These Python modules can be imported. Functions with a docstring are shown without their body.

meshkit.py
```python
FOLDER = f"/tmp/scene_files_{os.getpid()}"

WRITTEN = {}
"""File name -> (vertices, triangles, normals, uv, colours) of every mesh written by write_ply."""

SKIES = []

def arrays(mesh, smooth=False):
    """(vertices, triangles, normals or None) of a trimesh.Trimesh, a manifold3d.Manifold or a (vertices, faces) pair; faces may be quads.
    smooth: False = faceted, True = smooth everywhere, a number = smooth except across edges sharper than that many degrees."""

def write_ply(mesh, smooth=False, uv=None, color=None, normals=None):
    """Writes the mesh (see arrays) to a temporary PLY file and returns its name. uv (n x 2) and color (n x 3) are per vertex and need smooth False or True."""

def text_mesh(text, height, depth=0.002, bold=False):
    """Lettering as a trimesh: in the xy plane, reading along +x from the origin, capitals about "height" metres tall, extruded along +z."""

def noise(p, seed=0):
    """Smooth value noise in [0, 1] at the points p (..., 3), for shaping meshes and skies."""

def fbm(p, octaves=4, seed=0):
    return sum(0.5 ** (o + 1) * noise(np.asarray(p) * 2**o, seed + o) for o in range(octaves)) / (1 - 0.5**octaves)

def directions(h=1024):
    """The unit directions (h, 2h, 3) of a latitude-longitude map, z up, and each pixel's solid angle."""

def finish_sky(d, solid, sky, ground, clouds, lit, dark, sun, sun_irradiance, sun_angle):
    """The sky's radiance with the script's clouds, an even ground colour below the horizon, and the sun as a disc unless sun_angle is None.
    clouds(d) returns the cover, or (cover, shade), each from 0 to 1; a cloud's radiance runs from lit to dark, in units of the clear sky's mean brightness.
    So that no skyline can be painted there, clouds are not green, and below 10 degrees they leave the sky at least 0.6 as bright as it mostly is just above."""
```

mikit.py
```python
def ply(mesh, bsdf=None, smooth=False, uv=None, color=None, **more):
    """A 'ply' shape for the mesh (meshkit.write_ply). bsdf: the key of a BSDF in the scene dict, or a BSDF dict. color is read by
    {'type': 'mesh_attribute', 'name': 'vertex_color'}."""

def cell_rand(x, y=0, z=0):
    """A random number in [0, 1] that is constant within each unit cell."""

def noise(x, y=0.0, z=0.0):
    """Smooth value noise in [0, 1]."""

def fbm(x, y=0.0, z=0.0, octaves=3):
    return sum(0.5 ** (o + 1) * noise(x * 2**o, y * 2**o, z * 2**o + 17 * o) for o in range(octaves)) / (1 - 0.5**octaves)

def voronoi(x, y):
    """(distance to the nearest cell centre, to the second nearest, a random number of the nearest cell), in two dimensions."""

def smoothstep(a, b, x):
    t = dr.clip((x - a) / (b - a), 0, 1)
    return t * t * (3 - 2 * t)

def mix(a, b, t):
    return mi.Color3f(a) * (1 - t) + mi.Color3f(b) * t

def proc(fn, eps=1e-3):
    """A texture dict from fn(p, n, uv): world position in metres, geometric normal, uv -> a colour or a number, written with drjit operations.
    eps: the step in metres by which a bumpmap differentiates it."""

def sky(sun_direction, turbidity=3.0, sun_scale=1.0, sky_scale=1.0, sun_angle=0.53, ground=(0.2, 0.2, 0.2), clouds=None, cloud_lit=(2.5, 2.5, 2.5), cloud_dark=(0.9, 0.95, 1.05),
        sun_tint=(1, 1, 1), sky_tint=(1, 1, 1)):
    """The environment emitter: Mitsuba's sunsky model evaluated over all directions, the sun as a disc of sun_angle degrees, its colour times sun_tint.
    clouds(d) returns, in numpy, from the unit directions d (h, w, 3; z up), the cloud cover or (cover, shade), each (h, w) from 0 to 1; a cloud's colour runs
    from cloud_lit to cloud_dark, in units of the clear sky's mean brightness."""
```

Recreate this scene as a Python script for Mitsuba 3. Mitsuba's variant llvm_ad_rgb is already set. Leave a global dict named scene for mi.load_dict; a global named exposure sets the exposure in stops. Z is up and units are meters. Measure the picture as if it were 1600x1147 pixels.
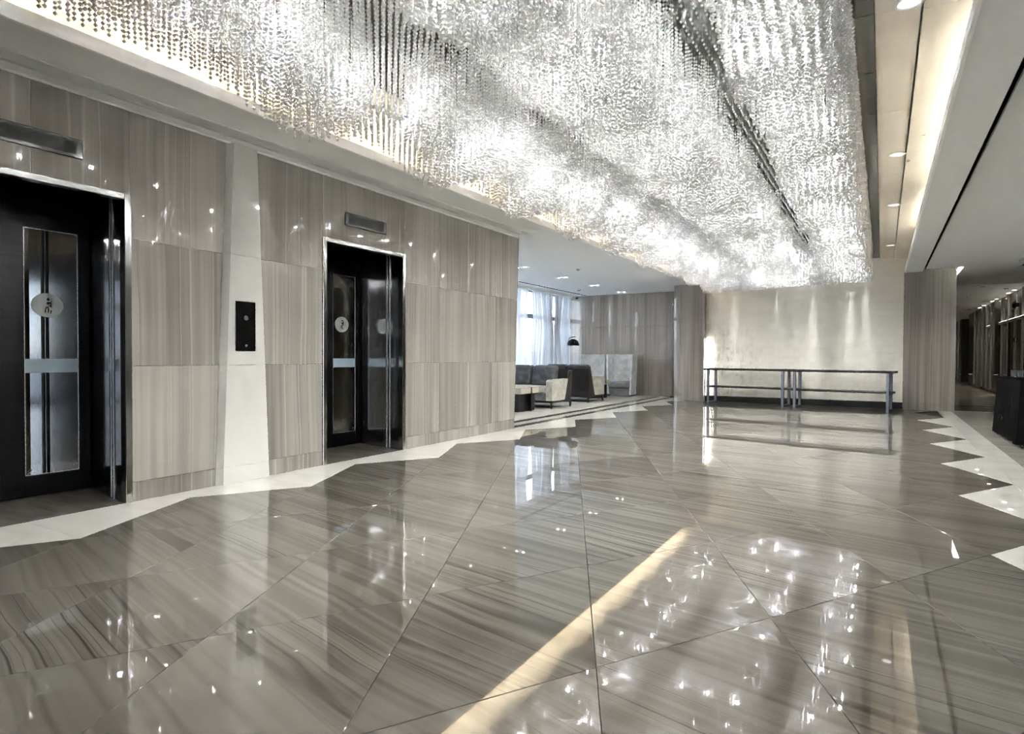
import math, random
import numpy as np, trimesh, drjit as dr, mitsuba as mi, mikit, meshkit
from shapely.geometry import Polygon, Point, box as _sbox
from shapely import affinity
from mikit import noise, fbm, voronoi, cell_rand, smoothstep, mix

random.seed(7); rng = np.random.default_rng(7)
T = mi.ScalarTransform4f
scene, labels = {}, {}
def sbox(x0, x1, y0, y1): return _sbox(x0, y0, x1, y1)

# ------------------------------------------------------------------ camera, sky, exposure
EYE = np.array([0.0, 0.0, 1.15])
F_PX, YAW, PITCH, ROLL = 962.7056, 0.540857245, -0.0176895635, 0.00429977743
_fw = np.array([-math.sin(YAW) * math.cos(PITCH), math.cos(YAW) * math.cos(PITCH), math.sin(PITCH)])
_rt = np.array([math.cos(YAW), math.sin(YAW), 0.0]); _up = np.cross(_rt, _fw)
_u2 = math.cos(ROLL) * _up - math.sin(ROLL) * _rt
scene['camera'] = {'type': 'perspective', 'fov': 2 * math.degrees(math.atan(800 / F_PX)), 'fov_axis': 'x', 'near_clip': 0.05, 'far_clip': 300.0,
                   'to_world': T().look_at(origin=EYE.tolist(), target=(EYE + _fw).tolist(), up=_u2.tolist())}
SKY = 15.0
def clouds(d):
    c = meshkit.noise(d * 3.0, 3) * 0.6 + meshkit.noise(d * 7.0, 5) * 0.4
    return np.clip(0.45 + 0.8 * (c - 0.3), 0, 1), np.full(d.shape[:2], 0.3)
scene['sky'] = mikit.sky((0.5, -0.4, 0.75), turbidity=4.0, sun_scale=0.0, sky_scale=0.30 * SKY, clouds=clouds, cloud_lit=(2.2, 2.3, 2.4), cloud_dark=(1.3, 1.4, 1.55), ground=(0.5, 0.53, 0.56))
BULB, COVE, WALLSTRIP, SPOTS = 370.0, 3.0, 9.4, 2.4     # radiances of the lamps of the hall
exposure = 2.95

# ------------------------------------------------------------------ helpers
def M(name, d):
    scene['mat_' + name] = d
    return name
def rgb(*c): return {'type': 'rgb', 'value': list(map(float, c))}
def col(c): return rgb(*c) if isinstance(c, (tuple, list)) else c
def plastic(c, ior=1.5):
    return {'type': 'plastic', 'diffuse_reflectance': col(c), 'int_ior': ior, 'nonlinear': False}
def rplastic(c, a=0.1, ior=1.5):
    return {'type': 'roughplastic', 'diffuse_reflectance': col(c), 'alpha': a, 'int_ior': ior, 'distribution': 'ggx', 'nonlinear': False}
def two(d): return {'type': 'twosided', 'bsdf': d}
def matte(c): return two({'type': 'diffuse', 'reflectance': col(c)})
def princ(c, r=0.4, metal=0.0, **k): return two({'type': 'principled', 'base_color': col(c), 'roughness': r, 'metallic': metal, **k})
def metal(c, a=0.05): return two({'type': 'roughconductor', 'material': 'none', 'specular_reflectance': col(c), 'alpha': a, 'distribution': 'ggx'})

count = {}
def key_of(name):
    n = count.get(name, 0); count[name] = n + 1
    return name if n == 0 else f'{name}_{n:03d}'
def obj(name, mesh, mat, parent=None, smooth=False, **k):
    key = key_of((parent + '__' if parent else '') + name)
    scene[key] = mikit.ply(mesh, 'mat_' + mat, smooth=smooth, **k)
    return key
def put(name, shape, parent=None):
    key = key_of((parent + '__' if parent else '') + name)
    scene[key] = shape
    return key
def thing(name, label, cat, group=None):
    key = key_of(name); labels[key] = {'label': label, 'category': cat}
    if group: labels[key]['group'] = group
    return key
def tag(key, label, cat=None, group=None, kind=None):
    d = {'label': label}
    if cat: d['category'] = cat
    if group: d['group'] = group
    if kind: d['kind'] = kind
    labels[key] = d
    return key
def struct(name, mesh, mat, label=None, **k):
    key = obj(name, mesh, mat, **k)
    labels[key] = {'kind': 'structure'}
    if label: labels[key]['label'] = label
    return key
def cat(ms): return trimesh.util.concatenate(list(ms))
def hull(pts): return trimesh.convex.convex_hull(np.asarray(pts, float))
def box(x0, x1, y0, y1, z0, z1, b=0.0):
    if b <= 0:
        m = trimesh.creation.box(extents=(x1 - x0, y1 - y0, z1 - z0)); m.apply_translation(((x0 + x1) / 2, (y0 + y1) / 2, (z0 + z1) / 2)); return m
    b = min(b, 0.49 * min(x1 - x0, y1 - y0, z1 - z0))
    P = [(x, y, z) for x in (x0 + b, x1 - b) for y in (y0 + b, y1 - b) for z in (z0, z1)]
    P += [(x, y, z) for x in (x0, x1) for y in (y0 + b, y1 - b) for z in (z0 + b, z1 - b)]
    P += [(x, y, z) for x in (x0 + b, x1 - b) for y in (y0, y1) for z in (z0 + b, z1 - b)]
    return hull(P)
def cyl(p0, p1, r, n=16, r1=None):
    p0, p1 = np.array(p0, float), np.array(p1, float); d = p1 - p0; L = np.linalg.norm(d); d /= L
    a = np.cross(d, [0, 0, 1] if abs(d[2]) < 0.9 else [1, 0, 0]); a /= np.linalg.norm(a); b = np.cross(d, a)
    t = np.arange(n) * 2 * np.pi / n; ring = np.cos(t)[:, None] * a + np.sin(t)[:, None] * b
    return hull(np.vstack([p0 + ring * r, p1 + ring * (r if r1 is None else r1)]))
def sphere(c, r, sub=2, s=(1, 1, 1)):
    m = trimesh.creation.icosphere(subdivisions=sub, radius=1.0); m.apply_scale(np.array(s) * r); m.apply_translation(c); return m
def lathe(prof, c=(0, 0, 0), n=32):
    m = trimesh.creation.revolve(np.array(prof, float), sections=n); m.apply_translation(c); return m
def tube(pts, r, n=8):
    return cat([cyl(pts[i], pts[i + 1], r, n) for i in range(len(pts) - 1)])
def rot(m, deg, c=(0, 0, 0)):
    m = m.copy(); m.apply_transform(trimesh.transformations.rotation_matrix(math.radians(deg), [0, 0, 1], c)); return m
def mv(m, *t): m = m.copy(); m.apply_translation(t); return m
def extr(poly, h): return trimesh.creation.extrude_polygon(poly, h, engine='earcut')
def onplane(m, o, ex, ey):
    """mesh modelled in xy (+z out) placed with its x along ex, y along ey"""
    ex, ey = np.array(ex, float), np.array(ey, float); ez = np.cross(ex, ey)
    A = np.eye(4); A[:3, 0], A[:3, 1], A[:3, 2], A[:3, 3] = ex, ey, ez, o
    m = m.copy(); m.apply_transform(A); return m
def piece(poly, o, ex, ey, thick=0.02, gap=0.0012, ch=0.0012, lift=0.0):
    """one flat convex piece (polygon in plane coordinates), its front at the plane, with a chamfer round its edge"""
    P = Polygon(poly) if not isinstance(poly, Polygon) else poly
    a, b = P.buffer(-gap, join_style=2), P.buffer(-gap - ch, join_style=2)
    if a.is_empty or b.is_empty or a.area < 1e-4: return None
    A, B = np.array(a.exterior.coords)[:-1], np.array(b.exterior.coords)[:-1]
    pts = np.vstack([np.c_[A, np.full(len(A), -thick)], np.c_[A, np.full(len(A), -ch)], np.c_[B, np.zeros(len(B))]])
    pts[:, 2] += lift
    return onplane(hull(pts), o, ex, ey)
LEFTWALL = ((0, 1, 0), (0, 0, 1))          # plane axes: x = world y, y = world z, out = +x
def lw(poly, x=-5.0, **k): return piece(poly, (x, 0, 0), *LEFTWALL, **k)
def fw(poly, y, **k):                      # a wall whose front looks to -y : x = world x, y = world z -> out = -y
    return piece(poly, (0, y, 0), (1, 0, 0), (0, 0, 1), **k)
def fl(poly, z=0.0, **k): return piece(poly, (0, 0, z), (1, 0, 0), (0, 1, 0), **k)
def down(poly, z, **k):                    # ceiling piece, front looks down; polygon given in world x, y
    P = Polygon([(y, x) for x, y in (poly.exterior.coords[:-1] if isinstance(poly, Polygon) else poly)])
    return piece(P, (0, 0, z), (0, 1, 0), (1, 0, 0), **k)
def rect(x0, x1, y0, y1): return [(x0, y0), (x1, y0), (x1, y1), (x0, y1)]

# ------------------------------------------------------------------ materials
def lines(q, a, s1, s2):                   # fine streaks across q, long along a
    return fbm(q * s1, a * 0.35, 3.1, octaves=3) * 0.55 + fbm(q * s2, a * 0.5, 9.7, octaves=2) * 0.45
def wall_stone(tone):
    def fn(p, n, uv):
        c = dr.floor((p.x * 0.37 + p.y * 0.37) / 0.27) if False else 0
        q = p.x + p.y + 0.035 * (noise(p.z * 0.9, (p.x + p.y) * 1.3) - 0.5) + 0.012 * (noise(p.z * 3.3, (p.x + p.y) * 5) - 0.5) + tone * 7.3
        v = lines(q, p.z, 5.0, 38.0)
        broad = fbm(q * 1.7, p.z * 0.15, 2.0)
        light = 1 - smoothstep(0.0, 0.035, dr.abs(noise(q * 9.0, p.z * 0.12, 4.0) - 0.52))
        dark = 1 - smoothstep(0.0, 0.05, dr.abs(noise(q * 14.0, p.z * 0.1, 14.0) - 0.45))
        c = mix((0.185, 0.170, 0.150), (0.39, 0.365, 0.33), smoothstep(0.25, 0.75, v * 0.75 + broad * 0.25))
        c = mix(c, (0.56, 0.53, 0.48), light * 0.5)
        c = mix(c, (0.14, 0.125, 0.105), dark * 0.35)
        return c * (0.52 + 0.07 * tone)
    return fn
for i in range(3): M(f'stone_wall_{i}', plastic(mikit.proc(wall_stone(i * 0.5)), 1.6))
def pillar_stone(p, n, uv):
    q = p.x + p.y * 0.8 + 0.02 * (noise(p.z * 0.9, p.x * 2.3) - 0.5)
    v = lines(q, p.z, 7.0, 45.0)
    light = 1 - smoothstep(0.0, 0.03, dr.abs(noise(q * 9.0, p.z * 0.12, 4.0) - 0.52))
    c = mix((0.15, 0.135, 0.12), (0.27, 0.25, 0.225), smoothstep(0.25, 0.75, v))
    return mix(c, (0.36, 0.34, 0.31), light * 0.35)
M('stone_pillar', plastic(mikit.proc(pillar_stone)))
def floor_stone(p, n, uv):
    dx, dy = p.x - 0.56, p.y - 4.52
    b = (dy - 1.6674 * dx) / 1.815; a = b + dx / 0.484
    r = cell_rand(dr.floor(a), dr.floor(b), 5)
    r2 = cell_rand(dr.floor(a), dr.floor(b), 8)
    th = 0.19 + 0.10 * (r2 - 0.5)
    q = p.y * dr.cos(th) + p.x * dr.sin(th) + r * 9.0
    al = p.x * dr.cos(th) - p.y * dr.sin(th)
    q = q + 0.05 * (noise(al * 1.1, q * 1.5) - 0.5) + 0.012 * (noise(al * 5.0, q * 6.0) - 0.5)
    v = fbm(q * 6.0, al * 0.25, 3.0) * 0.5 + fbm(q * 34.0, al * 0.4, 9.0, octaves=2) * 0.5
    veins = 1 - smoothstep(0.0, 0.05, dr.abs(noise(q * 13.0, al * 0.22, 21.0) - 0.5))
    fine = 1 - smoothstep(0.0, 0.09, dr.abs(noise(q * 37.0, al * 0.3, 31.0) - 0.5))
    where = smoothstep(0.38, 0.62, noise(q * 2.3, al * 0.3, 41.0))
    c = mix((0.165, 0.150, 0.128), (0.30, 0.28, 0.243), smoothstep(0.25, 0.75, v))
    c = mix(c, (0.062, 0.054, 0.046), veins * where * 0.9)
    c = mix(c, (0.09, 0.08, 0.068), fine * where * 0.6)
    return c * (0.20 + 0.075 * r2)
def waves(p, n, uv):
    return noise(p.x * 1.35 + 3.0, p.y * 0.9, 1.0) + 0.35 * noise(p.x * 3.1, p.y * 2.6, 7.0)
def polished(c, ior=1.5, h=0.00008):
    return {'type': 'bumpmap', 'arbitrary': mikit.proc(waves, eps=0.01), 'scale': h, 'bsdf': plastic(c, ior)}
M('floor_stone', polished(mikit.proc(floor_stone), 2.5))
def marble(p, n, uv):
    w = 0.5 * fbm(p.x * 1.3, p.y * 1.3, p.z * 1.3)
    v = 1 - smoothstep(0.0, 0.05, dr.abs(fbm(p.x * 1.1 + w, p.y * 1.6 - w, p.z * 0.9 + w, octaves=4) - 0.5))
    soft = fbm(p.x * 3, p.y * 4, p.z * 3)
    return mix(mix((0.48, 0.47, 0.445), (0.42, 0.41, 0.385), soft), (0.38, 0.36, 0.33), v * 0.35)
M('marble_floor', polished(mikit.proc(marble), 1.65))
M('marble_wall', plastic(mikit.proc(lambda p, n, uv: marble(p, n, uv) * 0.9)))
def grey_stone(p, n, uv):
    v = fbm(p.x * 2.0, p.y * 9.0, 1.0)
    return mix((0.19, 0.18, 0.16), (0.27, 0.26, 0.235), v)
M('grey_floor', polished(mikit.proc(grey_stone)))
def dark_stone(p, n, uv):
    v = fbm(p.x * 3.0, p.y * 16.0, 1.0)
    return mix((0.035, 0.032, 0.029), (0.095, 0.086, 0.076), v)
M('dark_stone', plastic(mikit.proc(dark_stone)))
M('strip_dark', plastic((0.06, 0.056, 0.05)))
M('grout', matte((0.03, 0.028, 0.025)))
M('plaster', matte((0.80, 0.815, 0.81)))
M('plaster_white', matte((0.93, 0.93, 0.91)))
M('slot_black', matte((0.012, 0.012, 0.012)))
def gold(p, n, uv):
    q = p.x + p.z
    s = fbm(p.x * 2.2, p.y * 2.0, p.z * 9.0)
    rub = smoothstep(0.35, 0.8, fbm(p.x * 6.0 + 3, p.y * 1.3, p.z * 7.0, octaves=4))
    spot = smoothstep(0.73, 0.82, fbm(p.x * 9, p.y * 9, p.z * 9 + 4, octaves=2)) * smoothstep(0.45, 0.7, noise(p.x * 1.2, p.y * 0.9, 3.0))
    c = mix((0.70, 0.615, 0.49), (0.82, 0.745, 0.62), s)
    c = mix(c, (0.54, 0.45, 0.34), rub * 0.35)
    return mix(c, (0.20, 0.17, 0.12), spot * 0.8)
M('gold_leaf', princ(mikit.proc(gold), 0.45, 0.35))
def gold_wall(p, n, uv):
    cx, cz = dr.floor(p.x / 0.115), dr.floor(p.z / 0.115)
    r = cell_rand(cx, cz, 3)
    fx, fz = p.x / 0.115 - cx, p.z / 0.115 - cz
    edge = dr.minimum(dr.minimum(fx, 1 - fx), dr.minimum(fz, 1 - fz))
    low = smoothstep(2.5, 0.5, p.z)
    worn = smoothstep(-2.0, -3.7, p.x) * smoothstep(2.3, 1.4, p.z)
    c = mix((0.85, 0.82, 0.73), (0.93, 0.90, 0.82), fbm(p.x * 1.5, p.z * 12.0, 1.0))
    c = c * (1 - low * 0.10 * (r - 0.3))
    c = mix(c, (0.56, 0.52, 0.43), (1 - smoothstep(0.0, 0.14, edge)) * low * 0.14)
    spot = smoothstep(0.38, 0.72, fbm(p.x * 13.0, p.z * 11.0, 2.0, octaves=3)) * (1 - smoothstep(0.25, 0.5, dr.abs(fx - 0.5))) * worn
    return mix(c, (0.24, 0.21, 0.16), spot * 0.4)
M('gold_wall', princ(mikit.proc(gold_wall), 0.33, 0.15))
M('black_mirror', metal((0.17, 0.17, 0.165), 0.012))
M('mirror_steel', metal((0.62, 0.62, 0.60), 0.015))
M('chrome', metal((0.75, 0.77, 0.80), 0.06))
def brushed(p, n, uv): return mi.Color3f(0.009, 0.009, 0.0095) * (0.75 + 0.5 * fbm(p.y * 1.5, p.z * 220.0, p.x * 30))
M('dark_metal', metal(mikit.proc(brushed), 0.16))
M('dark_mirror', metal((0.46, 0.47, 0.49), 0.012))
M('black_glass', two(plastic((0.002, 0.003, 0.006), 4.0)))
M('frosted', two(rplastic((0.30, 0.37, 0.43), 0.2)))
def foil(p, n, uv): return mix((0.28, 0.29, 0.28), (0.42, 0.43, 0.41), fbm(p.y * 25, p.z * 25, p.x))
M('foil', princ(mikit.proc(foil), 0.35, 0.3))
M('black_print', matte((0.006, 0.006, 0.006)))
M('black_panel', two({**plastic((0.002, 0.002, 0.002), 1.45), 'specular_reflectance': rgb(0.5, 0.5, 0.5)}))
M('panel_metal', metal((0.05, 0.05, 0.05), 0.02))
M('dark_screen', two({**plastic((0.0015, 0.0015, 0.0015), 1.45), 'specular_reflectance': rgb(0.1, 0.1, 0.1)}))
M('faint_print', matte((0.008, 0.008, 0.008)))
M('bead', {'type': 'blendbsdf', 'weight': 0.42, 'first': {'type': 'diffuse', 'reflectance': rgb(0.80, 0.805, 0.80)}, 'second': {'type': 'roughconductor', 'material': 'none', 'specular_reflectance': rgb(0.93, 0.93, 0.93), 'alpha': 0.09, 'distribution': 'ggx'}})
M('wire', metal((0.6, 0.6, 0.6), 0.2))
M('rod', metal((0.10, 0.10, 0.10), 0.2))
M('lamp_glass', matte((0.9, 0.9, 0.9)))
def velvet(a, b, s=14.0):
    return lambda p, n, uv: mix(a, b, smoothstep(0.3, 0.7, fbm(p.x * s, p.y * s, p.z * s, octaves=3)))
M('velvet_light', princ(mikit.proc(velvet((0.30, 0.29, 0.25), (0.40, 0.385, 0.335))), 0.7, 0.0, sheen=0.15))
M('velvet_dark', princ(mikit.proc(velvet((0.018, 0.020, 0.023), (0.036, 0.039, 0.044), 9.0)), 0.7, 0.0, sheen=0.15))
M('velvet_silver', princ(mikit.proc(velvet((0.42, 0.44, 0.45), (0.56, 0.58, 0.59), 9.0)), 0.6, 0.0, sheen=0.2))
M('velvet_skirt', princ(mikit.proc(velvet((0.10, 0.105, 0.105), (0.16, 0.165, 0.165), 9.0)), 0.7, 0.0, sheen=0.1))
def wood(p, n, uv): return mix((0.0035, 0.003, 0.0027), (0.008, 0.007, 0.006), fbm(p.x * 5, p.y * 5, p.z * 40))
M('dark_wood', two(rplastic(mikit.proc(wood), 0.15)))
M('black_lacquer', two(rplastic((0.0015, 0.0015, 0.0015), 0.12, 1.4)))
M('cream_lacquer', two(rplastic((0.50, 0.46, 0.38), 0.15)))
def carpet(p, n, uv): return mix((0.21, 0.205, 0.19), (0.33, 0.325, 0.30), fbm(p.x * 60, p.y * 60, 1.0)) * (0.85 + 0.3 * fbm(p.x * 2, p.y * 2, 5.0))
M('carpet', matte(mikit.proc(carpet)))
M('grey_steel', metal((0.15, 0.165, 0.19), 0.25))
M('black_cloth', matte((0.0022, 0.0022, 0.0022)))
M('clear_glass', {'type': 'dielectric', 'int_ior': 1.5})
M('pane', {'type': 'thindielectric', 'int_ior': 1.5})
M('frame_grey', matte((0.22, 0.24, 0.27)))
M('sheer', {'type': 'mask', 'opacity': 0.93, 'bsdf': {'type': 'principledthin', 'base_color': rgb(0.40, 0.415, 0.43), 'roughness': 0.8, 'diff_trans': 1.25}})
def panel(p, n, uv):
    q = p.y + p.x
    return mix((0.020, 0.017, 0.014), (0.060, 0.052, 0.043), lines(q, p.z, 4.0, 20.0))
M('corridor_panel', plastic(mikit.proc(panel)))
M('brass_rib', rplastic((0.26, 0.245, 0.215), 0.25))
M('lamp_white', matte((0.85, 0.85, 0.83)))
M('grey_plastic', matte((0.32, 0.33, 0.33)))
M('blind', matte((0.8, 0.82, 0.84)))

def emit(*c): return {'type': 'area', 'radiance': rgb(*c)}

# ------------------------------------------------------------------ floor
P0, U, V = np.array([0.56, 4.52]), np.array([0.484, 0.807]), np.array([-0.484, 1.008])
BASE = struct('floor', box(-9.0, 6.2, -6.0, 55.0, -0.12, -0.02), 'grout', 'polished floor of grey veined stone rhombi between white marble zigzag borders')
hall = sbox(-6.0, 2.0, -4.0, 16.22)
for k in range(-11, 1):
    for j in range(-14, 26):
        i = j + k
        q = P0 + i * U + j * V
        if i - j > 0 or i - j < -10: continue
        poly = Polygon([q, q + U, q + U + V, q + V]).intersection(hall)
        if poly.is_empty or poly.area < 0.02: continue
        m = fl(poly)
        tilt = rng.normal(0, 0.0002, 2); c = np.array(poly.centroid.coords[0])
        m.vertices[:, 2] += (m.vertices[:, :2] - c) @ tilt * (m.vertices[:, 2] > -0.01)
        obj('stone_tile', m, 'floor_stone', BASE)
# left marble border: teeth from the wall foot to the zigzag
for j in range(-8, 10):
    yt = 4.52 + 10 * 1.008 + 1.815 * (j - 8); x0, xt, xv = -5.03, -4.28, -4.764
    for pts in ([(x0, yt), (xt, yt), (xv, yt + 1.008), (x0, yt + 1.008)], [(x0, yt + 1.008), (xv, yt + 1.008), (xt, yt + 1.815), (x0, yt + 1.815)]):
        poly = Polygon(pts).intersection(sbox(-6, -3.0, -4.0, 17.2))
        if poly.area > 0.02: obj('marble_border_piece', fl(poly), 'marble_floor', BASE)
for j in range(-5, 7):                     # right teeth
    yt = 4.52 + 1.815 * j
    if yt + 1.8 > 17: continue
    tri = Polygon([(0.56, yt), (1.044, yt - 1.008), (1.044, yt + 0.807)]).intersection(sbox(-1, 3, -4, 16.22))
    if tri.area > 0.02: obj('marble_border_piece', fl(tri), 'marble_floor', BASE)
for j in range(-3, 11): obj('marble_border_piece', fl(rect(1.044, 1.29, -4 + 1.45 * (j + 3), min(16.22, -4 + 1.45 * (j + 4)))), 'marble_floor', BASE)
for a in range(4):
    for b in range(18):
        x0, y0 = 1.29 + a * 1.06, -4 + b * 1.2
        if y0 < 16.3: obj('grey_slab', fl(rect(x0, x0 + 1.06, y0, min(y0 + 1.2, 16.3))), 'grey_floor', BASE)
obj('inlay_strip', fl(rect(1.33, 3.2, 16.3, 16.5)), 'marble_floor', BASE)
for b in range(3): obj('stone_slab', fl(rect(1.33, 3.2, 16.5 + b * 0.73, 16.5 + (b + 1) * 0.73)), 'dark_stone', BASE)
obj('inlay_strip', fl(rect(1.33, 3.2, 18.69, 18.85)), 'marble_floor', BASE)
M('corridor_floor', plastic(mikit.proc(lambda p, n, uv: mix((0.10, 0.09, 0.075), (0.20, 0.18, 0.155), fbm(p.x * 2.0, p.y * 5.0, 1.0)))))
for a in range(3):
    for b in range(16): obj('stone_slab', fl(rect(1.33 + a * 1.2, 1.33 + (a + 1) * 1.2, 18.85 + b * 2.2, 18.85 + (b + 1) * 2.2)), 'corridor_floor', BASE)
# lounge: stripes and carpet
obj('dark_inlay', fl(rect(-5.2, -5.03, 8.5, 17.2)), 'strip_dark', BASE)
for b in range(6): obj('light_inlay', fl(rect(-5.41, -5.2, 8.5 + b * 1.5, 8.5 + (b + 1) * 1.5 if b < 5 else 17.5)), 'marble_floor', BASE)
for b in range(3): obj('light_inlay', fl(rect(-8.5 + b * 1.03, -8.5 + (b + 1) * 1.03, 17.5, 17.65)), 'marble_floor', BASE)
obj('dark_inlay', fl(rect(-5.57, -5.41, 8.5, 17.3)), 'strip_dark', BASE)
CARPET = tag(obj('carpet', box(-8.5, -5.57, 8.5, 17.5, -0.02, 0.006), 'carpet'), 'pale grey lounge carpet inside the dark and light stone stripes', 'carpet')
obj('stone_slab', box(-5.2, 0.45, 16.22, 16.5, -0.03, 0.0), 'dark_stone', BASE)

# ------------------------------------------------------------------ left wall with lifts
ZC = 3.035
WL = struct('wall_left', cat([box(-5.2, -5.024, -6, 0.0, 0, 3.6), box(-5.2, -5.024, 0.0, 1.29, 2.40, 3.6), box(-5.2, -5.024, 1.29, 4.488, 2.40, 3.6), box(-5.2, -5.024, 2.60, 4.47, 0, 2.41), box(-5.2, -5.024, -0.0, 1.27, 0, 2.4),
                               box(-5.2, -5.024, 4.47, 8.4, 2.40, 3.6), box(-5.2, -5.024, 5.80, 8.4, 0, 2.41)]), 'grout', 'left wall clad in polished grey stone slabs with vertical veins, holding two lifts')
zs = (0.0, 0.15, 1.06, 2.045, ZC)
def endy(z): return 8.40 + 0.13 * z / ZC
cols = [(-6.0, -4.8), (-4.8, -3.6), (-3.6, -2.4), (-2.4, -1.2), (-1.2, 0.0), (0.0, 1.29), (2.58, 3.34), (3.74, 4.488), (5.78, 6.465), (6.465, 7.15), (7.15, 7.84), (7.84, 99)]
tone = 0
PIL = lambda z: (3.28 + (3.398 - 3.28) * z / ZC, 3.807 + (3.684 - 3.807) * z / ZC)
for ci, (a, b) in enumerate(cols):
    for zi in range(4):
        z0, z1 = zs[zi], zs[zi + 1]
        A0 = A1 = a; B0 = B1 = b
        if b == 99: B0, B1 = endy(z0), endy(z1)
        if a == 2.58: B0, B1 = PIL(z0)[0], PIL(z1)[0]
        if a == 3.74: A0, A1 = PIL(z0)[1], PIL(z1)[1]
        obj('stone_slab', lw([(A0, z0), (B0, z0), (B1, z1), (A1, z1)], thick=0.024, gap=0.001, lift=-0.002 if zi else 0.0), f'stone_wall_{(ci * 2 + zi * 1 + (zi // 2)) % 3}', WL)
for (a, b) in ((1.29, 2.58), (4.488, 5.78)):
    obj('stone_slab', lw(rect(a, (a + b) / 2 if a < 2 else b, 2.385, ZC), thick=0.024, gap=0.001), 'stone_wall_1', WL)
    if a < 2: obj('stone_slab', lw(rect((a + b) / 2, b, 2.385, ZC), thick=0.024, gap=0.001), 'stone_wall_0', WL)
# end face of the wall
for zi in range(4):
    z0, z1 = zs[zi], zs[zi + 1]
    obj('stone_slab', hull([(x, endy(z) - d, z) for z in (z0 + 0.001, z1 - 0.001) for x in (-6.3, -5.003) for d in (0.0, 0.02)]), 'stone_wall_0', WL)
struct('wall_lift_core', cat([box(-6.4, -5.2, 6.4, 8.36, 0, 3.4), box(-6.6, -6.4, -6, 8.36, 0, 3.6)]), 'grout')
# white tapered pilaster
for zi in range(4):
    z0, z1 = zs[zi] + 0.0008, zs[zi + 1] - 0.0008
    (a0, b0), (a1, b1) = PIL(z0), PIL(z1)
    f = 0.02 if zi else 0.0
    obj('pilaster_block', hull([(-5.03, a0 - 0.0, z0), (-5.03, b0, z0), (-5.03, a1, z1), (-5.03, b1, z1),
        (-4.955 , a0 + 0.045, z0), (-4.955, b0 - 0.006, z0), (-4.955, a1 + 0.045, z1), (-4.955, b1 - 0.006, z1),
        (-4.998, a0, z0), (-4.998, b0, z0), (-4.998, a1, z1), (-4.998, b1, z1)]), 'marble_wall', WL)

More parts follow.
